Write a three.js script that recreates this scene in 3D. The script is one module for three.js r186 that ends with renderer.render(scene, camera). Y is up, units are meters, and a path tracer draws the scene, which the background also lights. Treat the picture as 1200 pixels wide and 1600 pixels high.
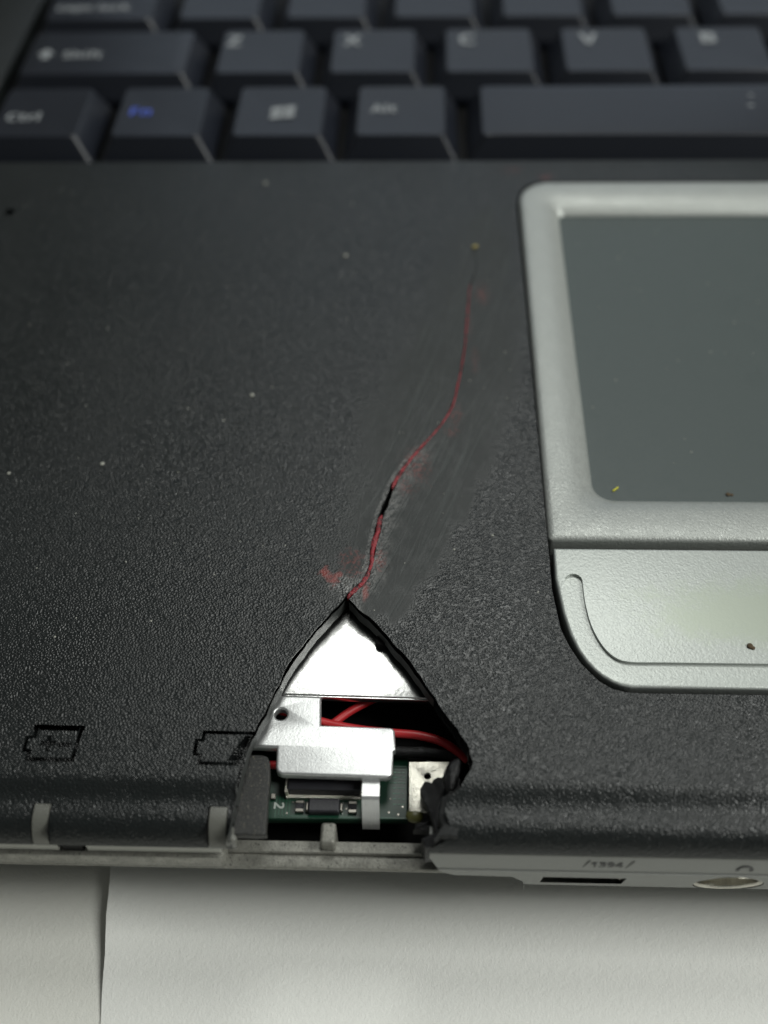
import * as THREE from 'three';
import { mergeGeometries, mergeVertices, toCreasedNormals } from 'three/addons/utils/BufferGeometryUtils.js';
import { RoundedBoxGeometry } from 'three/addons/geometries/RoundedBoxGeometry.js';
import { FontLoader } from 'three/addons/loaders/FontLoader.js';
import { TextGeometry } from 'three/addons/geometries/TextGeometry.js';
import { RectAreaLightUniformsLib } from 'three/addons/lights/RectAreaLightUniformsLib.js';
import { Brush, Evaluator, SUBTRACTION } from 'three-bvh-csg';

// ---------------------------------------------------------------- camera, light, exposure
// Shapes below are written in millimetres with the palm rest's top at y = 0; LIFT sets that
// plane above the table and part() turns millimetres into metres.
const LIFT = 22.75, MM = 0.001;
const scene = new THREE.Scene();
const camera = new THREE.PerspectiveCamera(50.4, 0.75, 0.01, 10);
camera.position.set(0, (91.97 + LIFT) * MM, 38 * MM);
camera.up.set(-0.0084, 0.6431, -0.7658);
camera.lookAt(camera.position.clone().add(new THREE.Vector3(-0.0365, -0.7655, -0.6424)));
camera.focus = 0.1105;
camera.userData.fStop = 14.5;
const renderer = new THREE.WebGLRenderer({ antialias: true });
renderer.toneMapping = THREE.LinearToneMapping;
renderer.toneMappingExposure = 1;
renderer.shadowMap.enabled = true;
scene.background = new THREE.Color().setRGB(0.08, 0.085, 0.082);   // dim light of the surroundings
RectAreaLightUniformsLib.init();
const LAMPS = [
  { at: [45, 545, -275], aim: [0, 0, -25], w: 150, h: 230, power: 9, label: 'long lamp head glowing above and behind the laptop' },
  { at: [480, 470, 40], aim: [0, -10, -10], w: 220, h: 300, power: 15, label: 'tall lamp head glowing high up beside the laptop' },
];

// ---------------------------------------------------------------- small tools
function rng(seed) { return () => { seed |= 0; seed = seed + 0x6D2B79F5 | 0; let t = Math.imul(seed ^ seed >>> 15, 1 | seed); t = t + Math.imul(t ^ t >>> 7, 61 | t) ^ t; return ((t ^ t >>> 14) >>> 0) / 4294967296; }; }
const rand = rng(7);
function h2(x, y, s = 0) { let n = Math.imul(x, 374761393) + Math.imul(y, 668265263) + Math.imul(s, 1274126177) | 0; n = Math.imul(n ^ n >>> 13, 1274126177); return ((n ^ n >>> 16) >>> 0) / 4294967296; }
function vnoise(x, y, s = 0) {
  const xi = Math.floor(x), yi = Math.floor(y), fx = x - xi, fy = y - yi, u = fx * fx * (3 - 2 * fx), v = fy * fy * (3 - 2 * fy);
  const a = h2(xi, yi, s), b = h2(xi + 1, yi, s), c = h2(xi, yi + 1, s), d = h2(xi + 1, yi + 1, s);
  return a + (b - a) * u + (c - a) * v + (a - b - c + d) * u * v;
}
const fbm = (x, y, s = 0, o = 4) => { let a = 0, w = 0.5, t = 0; for (let i = 0; i < o; i++) { a += w * vnoise(x, y, s + i); t += w; w *= 0.5; x *= 2.03; y *= 2.03; } return a / t; };
const clamp = (x, a = 0, b = 1) => Math.min(b, Math.max(a, x));
const smooth = (a, b, x) => { const t = clamp((x - a) / (b - a)); return t * t * (3 - 2 * t); };
const lin2srgb = (c) => c <= 0.0031308 ? 12.92 * c : 1.055 * Math.pow(c, 1 / 2.4) - 0.055;
const lin = (r, g, b) => new THREE.Color().setRGB(r, g, b);

const names = {};
function part(name, geo, mat, parent) {
  const g = geo.clone();
  g.translate(0, LIFT, 0); g.scale(MM, MM, MM);
  const m = new THREE.Mesh(g, mat);
  m.castShadow = m.receiveShadow = true;
  let n = name;
  if (parent === scene) { names[name] = (names[name] ?? -1) + 1; if (names[name]) n = name + '_' + String(names[name]).padStart(3, '0'); }
  m.name = n; parent.add(m);
  return m;
}
function tag(o, label, category, group, kind) { o.userData.label = label; if (category) o.userData.category = category; if (group) o.userData.group = group; if (kind) o.userData.kind = kind; return o; }

// uv in tiles of `size` mm, looked at along the axis that each face points to
function boxUV(geo, size) {
  const g = geo.index ? geo.toNonIndexed() : geo; if (!g.attributes.normal) g.computeVertexNormals();
  const p = g.attributes.position, n = p.count, uv = new Float32Array(n * 2), A = new THREE.Vector3(), B = new THREE.Vector3(), C = new THREE.Vector3();
  for (let i = 0; i < n; i += 3) {
    A.fromBufferAttribute(p, i); B.fromBufferAttribute(p, i + 1); C.fromBufferAttribute(p, i + 2);
    const f = B.clone().sub(A).cross(C.clone().sub(A)); const ax = Math.abs(f.x), ay = Math.abs(f.y), az = Math.abs(f.z);
    [A, B, C].forEach((q, k) => { const [a, b] = ay >= ax && ay >= az ? [q.x, -q.z] : az >= ax ? [q.x, q.y] : [q.z, q.y]; uv[(i + k) * 2] = a / size; uv[(i + k) * 2 + 1] = b / size; });
  }
  g.setAttribute('uv', new THREE.BufferAttribute(uv, 2));
  return g;
}
const clean = (g) => { for (const k of Object.keys(g.attributes)) if (!['position', 'normal', 'uv'].includes(k)) g.deleteAttribute(k); return g; };
// closed outline [z, y] drawn out along x
function extrudeX(prof, x0, x1, crease = 0.7, steps = 1) {
  const n = prof.length, pos = [], uv = [], arc = [0];
  for (let i = 1; i <= n; i++) arc.push(arc[i - 1] + Math.hypot(prof[i % n][0] - prof[i - 1][0], prof[i % n][1] - prof[i - 1][1]));
  const area = prof.reduce((a, p, i) => { const q = prof[(i + 1) % n]; return a + p[0] * q[1] - q[0] * p[1]; }, 0), flip = area > 0;
  const tri = (a, b, c) => { for (const v of flip ? [a, c, b] : [a, b, c]) { pos.push(v[0], v[1], v[2]); uv.push(v[3], v[4]); } };
  for (let k = 0; k < steps; k++) {
    const xa = x0 + (x1 - x0) * k / steps, xb = x0 + (x1 - x0) * (k + 1) / steps;
    for (let i = 0; i < n; i++) {
      const a = prof[i], b = prof[(i + 1) % n], P = (x, q, s) => [x, q[1], q[0], x, s];
      tri(P(xa, a, arc[i]), P(xb, a, arc[i]), P(xb, b, arc[i + 1])); tri(P(xa, a, arc[i]), P(xb, b, arc[i + 1]), P(xa, b, arc[i + 1]));
    }
  }
  const faces = THREE.ShapeUtils.triangulateShape(prof.map(([z, y]) => new THREE.Vector2(z, y)), []);
  for (const f of faces) for (const x of [x0, x1]) {
    const v = f.map((i) => [x, prof[i][1], prof[i][0], prof[i][0], prof[i][1]]);
    const cr = (v[1][2] - v[0][2]) * (v[2][1] - v[0][1]) - (v[2][2] - v[0][2]) * (v[1][1] - v[0][1]);   // normal along -x when positive
    const out = (cr > 0) === (x === x0) ? v : [v[0], v[2], v[1]];
    for (const q of out) { pos.push(q[0], q[1], q[2]); uv.push(q[3], q[4]); }
  }
  const g = new THREE.BufferGeometry();
  g.setAttribute('position', new THREE.Float32BufferAttribute(pos, 3)); g.setAttribute('uv', new THREE.Float32BufferAttribute(uv, 2));
  g.computeVertexNormals();
  return toCreasedNormals(g, crease);
}
// upright block over an outline [x, z]
function prism(poly, y0, y1, { holes = [], bevel = 0, seg = 2, curve = 12 } = {}) {
  const sh = new THREE.Shape(poly.map(([x, z]) => new THREE.Vector2(x, -z)));
  for (const h of holes) sh.holes.push(new THREE.Path(h.map(([x, z]) => new THREE.Vector2(x, -z))));
  const g = new THREE.ExtrudeGeometry(sh, { depth: y1 - y0 - 2 * bevel, bevelEnabled: bevel > 0, bevelSize: bevel, bevelThickness: bevel, bevelOffset: -bevel, bevelSegments: seg, curveSegments: curve, steps: 1 });
  g.rotateX(-Math.PI / 2); g.translate(0, y0 + bevel, 0);
  return bevel ? toCreasedNormals(g, 0.8) : g;
}
const circle = (x, z, r, n = 24) => Array.from({ length: n }, (_, i) => [x + r * Math.cos(i / n * 2 * Math.PI), z + r * Math.sin(i / n * 2 * Math.PI)]);
const circleR = (...a) => circle(...a).reverse();
// rounded rectangle, points run back-left, back-right, front-right, front-left; radii in that order
function rrect(x0, x1, z0, z1, r, n = 6) {
  const R = Array.isArray(r) ? r : [r, r, r, r], out = [];
  [[x0 + R[0], z0 + R[0], R[0], Math.PI], [x1 - R[1], z0 + R[1], R[1], 1.5 * Math.PI], [x1 - R[2], z1 - R[2], R[2], 0], [x0 + R[3], z1 - R[3], R[3], 0.5 * Math.PI]].forEach(([cx, cz, rr, a]) => { for (let i = 0; i <= n; i++) { const t = a + i / n * Math.PI / 2; out.push([cx + rr * Math.cos(t), cz + rr * Math.sin(t)]); } });
  return out;
}
// skin over rings of equal count, each ring = {p:[[x,z]...], y} with y a number or f(x,z)
function loft(rings, { capTop = true, capBottom = true, crease = 0.6 } = {}) {
  const pos = [], n = rings[0].p.length, P = (r, i) => { const [x, z] = r.p[(i + n) % n]; return [x, typeof r.y === 'function' ? r.y(x, z) : r.y, z]; };
  const tri = (a, b, c) => pos.push(...a, ...b, ...c);
  for (let k = 0; k + 1 < rings.length; k++) for (let i = 0; i < n; i++) {
    const a = P(rings[k], i), b = P(rings[k], i + 1), c = P(rings[k + 1], i + 1), d = P(rings[k + 1], i);
    tri(a, c, b); tri(a, d, c);
  }
  const cap = (r, up) => { const pts = r.p.map((_, i) => P(r, i)), c = [0, 1, 2].map((k) => pts.reduce((s, q) => s + q[k], 0) / n); for (let i = 0; i < n; i++) up ? tri(c, pts[(i + 1) % n], pts[i]) : tri(c, pts[i], pts[(i + 1) % n]); };
  if (capBottom) cap(rings[0], false);
  if (capTop) cap(rings[rings.length - 1], true);
  const g = new THREE.BufferGeometry(); g.setAttribute('position', new THREE.Float32BufferAttribute(pos, 3));
  g.setAttribute('uv', new THREE.Float32BufferAttribute(new Float32Array(pos.length / 3 * 2), 2)); g.computeVertexNormals();
  return toCreasedNormals(g, crease);
}
function rbox(x0, x1, y0, y1, z0, z1, r = 0.15) { const g = new RoundedBoxGeometry(x1 - x0, y1 - y0, z1 - z0, 2, r); g.translate((x0 + x1) / 2, (y0 + y1) / 2, (z0 + z1) / 2); return g; }
function tube(pts, r, seg = 60, rad = 12) { return new THREE.TubeGeometry(new THREE.CatmullRomCurve3(pts.map((p) => new THREE.Vector3(...p))), seg, r, rad); }
const ev = new Evaluator();
function cut(brush, geo, mat) { const b = new Brush(clean(geo.index ? geo.toNonIndexed() : geo), mat); b.updateMatrixWorld(); const r = ev.evaluate(brush, b, SUBTRACTION); r.updateMatrixWorld(); return r; }
function brushOf(geo, mat) { const b = new Brush(clean(geo.index ? geo.toNonIndexed() : geo), mat); b.updateMatrixWorld(); return b; }

// drop the stray splinters that a boolean leaves outside the body it cut
function trim(geo, outside) {
  const p = geo.attributes.position, ix = geo.index, n = ix ? ix.count : p.count, at = (k) => ix ? ix.getX(k) : k;
  for (let k = 0; k + 2 < n; k += 3) if ([0, 1, 2].some((q) => { const i = at(k + q); return outside(p.getX(i), p.getY(i), p.getZ(i)); })) {
    const a = at(k);
    for (let q = 1; q < 3; q++) { if (ix) ix.setX(k + q, a); else p.setXYZ(k + q, p.getX(a), p.getY(a), p.getZ(a)); }
  }
  return geo;
}
// ---------------------------------------------------------------- textures
function dataTex(w, h, fill, srgb) {
  const d = new Uint8Array(w * h * 4);
  for (let j = 0; j < h; j++) for (let i = 0; i < w; i++) { const c = fill(i, j), o = (j * w + i) * 4; if (typeof c === 'number') d[o] = d[o + 1] = d[o + 2] = clamp(c) * 255; else { d[o] = clamp(c[0]) * 255; d[o + 1] = clamp(c[1]) * 255; d[o + 2] = clamp(c[2]) * 255; } d[o + 3] = 255; }
  const t = new THREE.DataTexture(d, w, h); t.wrapS = t.wrapT = THREE.RepeatWrapping; t.magFilter = THREE.LinearFilter; t.minFilter = THREE.LinearMipmapLinearFilter; t.generateMipmaps = true;
  if (srgb) t.colorSpace = THREE.SRGBColorSpace; t.needsUpdate = true; return t;
}
// pebbled grain that repeats after `period` cells
function pebble(x, y, s, period) {
  const xi = Math.floor(x), yi = Math.floor(y); let f1 = 9, f2 = 9;
  for (let j = -1; j <= 1; j++) for (let i = -1; i <= 1; i++) {
    const cx = ((xi + i) % period + period) % period, cy = ((yi + j) % period + period) % period;
    const dx = xi + i + 0.05 + 0.9 * h2(cx, cy, s) - x, dy = yi + j + 0.05 + 0.9 * h2(cx, cy, s + 1) - y, d = dx * dx + dy * dy;
    if (d < f1) { f2 = f1; f1 = d; } else if (d < f2) f2 = d;
  }
  return clamp((Math.sqrt(f2) - Math.sqrt(f1)) * 1.25);
}
const periodic = (x, y, s, per) => { // value noise repeating every `per`
  const xi = Math.floor(x), yi = Math.floor(y), fx = x - xi, fy = y - yi, u = fx * fx * (3 - 2 * fx), v = fy * fy * (3 - 2 * fy), m = (k) => ((k % per) + per) % per;
  const a = h2(m(xi), m(yi), s), b = h2(m(xi + 1), m(yi), s), c = h2(m(xi), m(yi + 1), s), d = h2(m(xi + 1), m(yi + 1), s);
  return a + (b - a) * u + (c - a) * v + (a - b - c + d) * u * v;
};
const fineGrain = dataTex(512, 512, (i, j) => 0.45 * periodic(i / 4, j / 4, 3, 128) + 0.35 * periodic(i / 8, j / 8, 4, 64) + 0.2 * periodic(i / 2, j / 2, 5, 256));
const patches = dataTex(512, 512, (i, j) => 0.5 * periodic(i / 64, j / 64, 11, 8) + 0.28 * periodic(i / 24, j / 32, 12, 16) + 0.22 * periodic(i / 8, j / 8, 13, 64));

const grime = dataTex(1024, 1024, (i, j) => { const a = 0.5 * periodic(i / 64, j / 64, 14, 16) + 0.3 * periodic(i / 16, j / 16, 15, 64) + 0.2 * periodic(i / 5, j / 5, 16, 205), pit = smooth(0.8, 0.9, periodic(i / 7, j / 7, 17, 146)) * 0.65, k = (0.62 + 0.5 * (a - 0.5)) * (1 - pit); return [0.34 * k, 0.335 * k, 0.295 * k].map(lin2srgb); }, true);
const glueMap = dataTex(256, 256, (i, j) => { const d = smooth(0.45, 0.72, 0.6 * periodic(i / 16, j / 16, 24, 16) + 0.4 * periodic(i / 5.12, j / 5.12, 25, 50)), k = 1 - 0.8 * d; return [0.25 * k, 0.014 * k + 0.006, 0.022 * k + 0.006].map(lin2srgb); }, true);
const tabMap = dataTex(512, 512, (i, j) => { const k = 0.8 + 0.4 * periodic(i / 8, j / 8, 27, 64), sp = smooth(0.86, 0.93, periodic(i / 8, j / 8, 28, 64)); return [0.024 * k + 0.16 * sp, 0.024 * k + 0.15 * sp, 0.023 * k + 0.10 * sp].map(lin2srgb); }, true);
const worn = (i, j) => { const x = i / 1024 * 40, z = -j / 1024 * 40, dx = (x - 34) / 13, dz = (z + 26) / 4.6; return 1 - smooth(0.45, 1.15, Math.sqrt(dx * dx + dz * dz) + 0.35 * (vnoise(i / 40, j / 40, 35) - 0.5) + 0.3 * (vnoise(i / 6, j / 6, 36) - 0.5)); };
const buttonColour = dataTex(1024, 1024, (i, j) => { const w = worn(i, j), n = 1 + 0.16 * (periodic(i / 3, j / 3, 37, 341) - 0.5) * (1 - w); return [0.46 * n - 0.03 * w, 0.485 * n - 0.015 * w, 0.46 * n - 0.06 * w].map(lin2srgb); }, true);
const buttonBump = dataTex(1024, 1024, (i, j) => { const w = worn(i, j), g = 0.5 * vnoise(i / 3.1, j / 3.1, 38) + 0.5 * vnoise(i / 5.5, j / 5.5, 39); return 0.5 + (g - 0.5) * (1 - 0.85 * w); });
const metalMap = dataTex(1024, 1024, (i, j) => { const a = 0.5 * periodic(i / 64, j / 64, 45, 16) + 0.5 * periodic(i / 4, j / 64, 46, 256), pit = periodic(i / 6, j / 6, 47, 170) > 0.955 ? 0.35 : 1, k = (0.9 + 0.2 * (a - 0.5)) * pit; return [0.84 * k, 0.84 * k, 0.83 * k].map(lin2srgb); }, true);
const fibres = dataTex(1024, 1024, (i, j) => 0.3 * periodic(i / 4, j / 4, 55, 256) + 0.3 * periodic(i / 8, j / 8, 56, 128) + 0.4 * periodic((i + j * 2) / 32, (j - i) / 32, 57, 32));
const smudge = dataTex(512, 512, (i, j) => 0.42 + 0.06 * periodic(i / 64, j / 64, 65, 8) + 0.1 * periodic(i / 16, j / 16, 66, 32) - 0.1 * smooth(0.7, 0.9, periodic(i / 4, j / 32, 67, 128)));
const paintGrain = dataTex(512, 512, (i, j) => { const k = 0.86 + 0.28 * periodic(i / 2.5, j / 2.5, 68, 205) + 0.05 * (periodic(i / 64, j / 64, 69, 8) - 0.5); return [0.39 * k, 0.405 * k, 0.385 * k].map(lin2srgb); }, true);
// the palm rest: one picture of 145 x 145 mm; u = (x + 70) / 145, v = (s + 10) / 145, s = distance back from the front
const PALM = 145, PX = 2048;
const crack = [[6.74, -85.89, 0.04], [6.85, -82.35, 0.05], [5.97, -78.78, 0.09], [5.44, -72.99, 0.11], [4.99, -66.75, 0.115], [4.26, -60.85, 0.125], [3.27, -55.81, 0.135], [2.03, -52.9, 0.15], [0.37, -50.17, 0.17], [-1.31, -47.5, 0.2], [-2.73, -44.91, 0.25], [-3.62, -42.57, 0.31], [-4.14, -40.58, 0.34], [-4.65, -38.81, 0.33], [-5.0, -36.45, 0.34], [-5.4, -33.97, 0.33], [-5.55, -31.92, 0.26], [-6.12, -29.86, 0.33], [-7.01, -28.69, 0.3], [-7.96, -27.42, 0.26]];
const crackX = (z) => { for (let i = 1; i < crack.length; i++) if (z <= crack[i][1]) { const a = crack[i - 1], b = crack[i], t = (z - a[1]) / (b[1] - a[1]); return a[0] + (b[0] - a[0]) * t; } return crack[crack.length - 1][0]; };
const sandPoly = [[-9.6, -26], [-10.6, -32], [-9.4, -42], [-7.5, -55], [-3, -68], [1, -82], [3, -93], [10, -98], [12.6, -90], [12.2, -72], [11, -60], [9, -50], [6.8, -42], [3.2, -34], [0.2, -27.4], [-1.2, -24.2], [-4.5, -23.2], [-7.9, -26.5]];
function polyDist(px, pz) { // signed, negative inside
  let d = 1e9, inside = false; const n = sandPoly.length;
  for (let i = 0, j = n - 1; i < n; j = i++) {
    const [ax, az] = sandPoly[i], [bx, bz] = sandPoly[j], ex = bx - ax, ez = bz - az, t = clamp(((px - ax) * ex + (pz - az) * ez) / (ex * ex + ez * ez));
    d = Math.min(d, Math.hypot(px - ax - ex * t, pz - az - ez * t));
    if ((az > pz) !== (bz > pz) && px < (bx - ax) * (pz - az) / (bz - az) + ax) inside = !inside;
  }
  return inside ? -d : d;
}
const sandMask = new Float32Array(PX * PX), fray = new Float32Array(PX * PX), red = new Float32Array(PX * PX), streak = new Float32Array(PX * PX);
const redSpots = [[-10.5, -30.8, .45, .55, .95], [-10.0, -30.2, .5, .5, .8], [-9.4, -29.9, .45, .5, .85], [-8.9, -30.4, .4, .35, .7], [-9.4, -29.0, .3, .5, .5], [-7.7, -32.5, 1.2, 1.3, .42], [-7.3, -30.9, .8, .8, .4], [-4.7, -32.6, .7, 1.5, .45], [-6.0, -28.2, .25, .8, .75], [-5.8, -29.2, .2, .5, .6], [-0.9, -46.0, 1.5, 2.6, .38], [-2.0, -43, .9, 1.4, .33], [3.6, -54.5, .7, 1.8, .36], [3.2, -51.6, .9, .9, .3], [6.2, -64, .5, 2, .22], [7.4, -77, .9, 2, .3], [5.6, -71, .4, 2.5, .22], [17.5, -104.3, 1.1, .8, .5], [12.6, -106, 1.6, .8, .2]];
for (let j = 0; j < PX; j++) for (let i = 0; i < PX; i++) {
  const x = i / PX * PALM - 70, z = -(j / PX * PALM - 10), o = j * PX + i;
  if (x < -18 || x > 22 || z > -20 || z < -108) continue;
  if (x > -18 && x < 18 && z > -101) {
    const w = (fbm(x * 0.5, z * 0.25, 21, 3) - 0.5) * 4, side = x > crackX(z) ? (z > -48 ? 1.5 : 3) : 5.5;
    const d = polyDist(x, z) + w;
    let m = 1 - smooth(-side, side * 0.5, d);
    const al = x * 0.33 - z * 0.94, ac = x * 0.94 + z * 0.33;
    const bend = ac + 0.012 * (al - 45) * (al - 45) * 0.18, st = 0.35 + 0.75 * smooth(0.68, 0.92, vnoise(bend * 4.6, al * 0.11, 31)) * vnoise(ac * 0.4, al * 0.12, 34) + 0.3 * smooth(0.6, 0.95, vnoise(bend * 10, al * 0.2, 32));
    streak[o] = st * m;
    m *= 0.78 + 0.35 * smooth(0.3, 0.6, fbm(x * 1.3, z * 0.8, 33, 3));
    sandMask[o] = clamp(m);
    const dx = x - crackX(z);
    if (z > -52 && dx > -0.8) fray[o] = (1 - smooth(0.3, 2.6 + (fbm(x * 1.5, z * 0.8, 41, 2) - 0.5) * 3, dx)) * smooth(-52, -46, z) * m;
    if (z > -31.5 && dx < 0.2 && dx > -4) fray[o] = Math.max(fray[o], (1 - smooth(0.5, 2.4, Math.hypot(x + 8.0, (z + 29.2) * 1.3) + (fbm(x * 2, z * 2, 42, 2) - .5) * 1.4)));
  }
  let rr = 0;
  for (const [cx, cz, rx, rz, a] of redSpots) { const dx = (x - cx) / rx, dz = (z - cz) / rz, q = dx * dx + dz * dz; if (q < 6) { const f = fbm(x * 2.4, z * 2.4, 51, 3); rr = Math.max(rr, a * (1 - smooth(0.45, 1.6, Math.sqrt(q) + (f - 0.5) * 1.6)) * (a > .6 ? 1 : smooth(0.35, 0.75, vnoise(x * 5.5, z * 5.5, 53) + (f - .5)))); } }
  red[o] = rr;
}
const scratch = new Float32Array(PX * PX);
{
  const r3 = rng(404);
  const draw = (x, z, ang, len, amp, curve) => { const n = Math.ceil(len * PX / PALM * 1.5); for (let q = 0; q <= n; q++) { const t = q / n, a = ang + curve * t; x += Math.sin(a) * len / n; z -= Math.cos(a) * len / n; const fi = (x + 70) / PALM * PX, fj = (-z + 10) / PALM * PX, i = Math.floor(fi), j = Math.floor(fj); if (i < 1 || j < 1 || i > PX - 3 || j > PX - 3) continue; const k = amp * Math.sin(Math.PI * Math.min(1, t * 0.98 + 0.02)) * (0.5 + h2(q >> 3, Math.floor(ang * 1000), 7)); for (const [u, v] of [[0, 0], [1, 0], [0, 1], [1, 1]]) { const o = (j + v) * PX + i + u, w = (u ? fi - i : 1 - fi + i) * (v ? fj - j : 1 - fj + j); scratch[o] = Math.max(scratch[o], k * w * 1.6); } } };
  for (let q = 0; q < 150; q++) { const z = -27 - r3() * 55, x = crackX(z) - 4 + r3() * 11; draw(x, z, 0.35 + (r3() - 0.5) * 0.5, 3 + r3() * 11, 0.25 + 0.5 * r3() * r3(), (r3() - 0.6) * 0.35); }
  for (let q = 0; q < 26; q++) { const z = -27 - r3() * 45, x = crackX(z) - 5 + r3() * 11; draw(x, z, (r3() - 0.5) * 3, 1.5 + r3() * 5, 0.2 + 0.4 * r3() * r3(), (r3() - 0.5) * 0.8); }
  for (let q = 0; q < 60; q++) draw(-60 + r3() * 72, -12 - r3() * 92, r3() * 6.3, 1 + r3() * 9, 0.12 + 0.25 * r3() * r3(), (r3() - 0.5) * 0.6);
}
console.log('masks done');
const palmHeight = new Float32Array(PX * PX);
for (let j = 0; j < PX; j++) for (let i = 0; i < PX; i++) {
  const o = j * PX + i, a = (i * 0.839 + j * 0.545), b = (-i * 0.545 + j * 0.839), wx = vnoise(a / 9, b / 9, 61) - 0.5, wy = vnoise(a / 9, b / 9, 62) - 0.5;
  const g = pebble(a / 4.3 + wx * 1.3, b / 4.3 + wy * 1.3, 71, 4096) * 0.62 + 0.38 * pebble(b / 3.1 + wy * 2, a / 3.1 + wx * 2, 79, 4096);
  const s = sandMask[o], flat = 0.42 + 0.09 * (vnoise(i / 2.2, j / 2.2, 77) - 0.5) + 0.28 * (streak[o] - 0.4 * s);
  palmHeight[o] = g * (1 - s) + flat * s + fray[o] * 0.45 * (vnoise(i / 2.2, j / 2.2, 78) - 0.3) - 0.2 * scratch[o];
}
const palmBump = dataTex(PX, PX, (i, j) => palmHeight[j * PX + i]);
const palmColour = dataTex(PX, PX, (i, j) => {
  const o = j * PX + i, s = sandMask[o], f = fray[o], r = red[o], n = periodic(i / 96, j / 96, 81, 21) - 0.5, n2 = h2(i >> 1, j >> 1, 82) - 0.5;
  let k = 1 + 0.12 * n + 0.22 * n2;
  let c = [0.0095 * k, 0.0115 * k, 0.0115 * k];
  const kk = 1 + 1.3 * (streak[o] - 0.42 * s) + 0.25 * n2; const sc = [0.0135 * kk, 0.0165 * kk, 0.0155 * kk];
  c = c.map((v, q) => v + (sc[q] - v) * s);
  c = c.map((v, q) => v + ([0.085, 0.09, 0.088][q] - v) * clamp(scratch[o]) * 0.55);
  const fk = smooth(0.3, 0.85, 0.6 * vnoise(i / 1.7, j / 1.9, 84) + 0.4 * vnoise(i / 7, j / 7, 85)) * f; c = c.map((v, q) => v + ([0.12, 0.117, 0.112][q] - v) * fk);
  c = c.map((v, q) => v + ([0.22, 0.038, 0.03][q] - v) * r * 0.85);
  if (h2(i, j, 88) > 0.99985) c = [0.22, 0.22, 0.2];
  return c.map(lin2srgb);
}, true);
const palmRough = dataTex(PX, PX, (i, j) => { const o = j * PX + i, s = sandMask[o]; return 0.34 + 0.2 * s + 0.16 * (fbm(i / 150, j / 210, 91, 4) - 0.5) - 0.12 * fray[o]; });
console.log('palm maps done');

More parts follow.
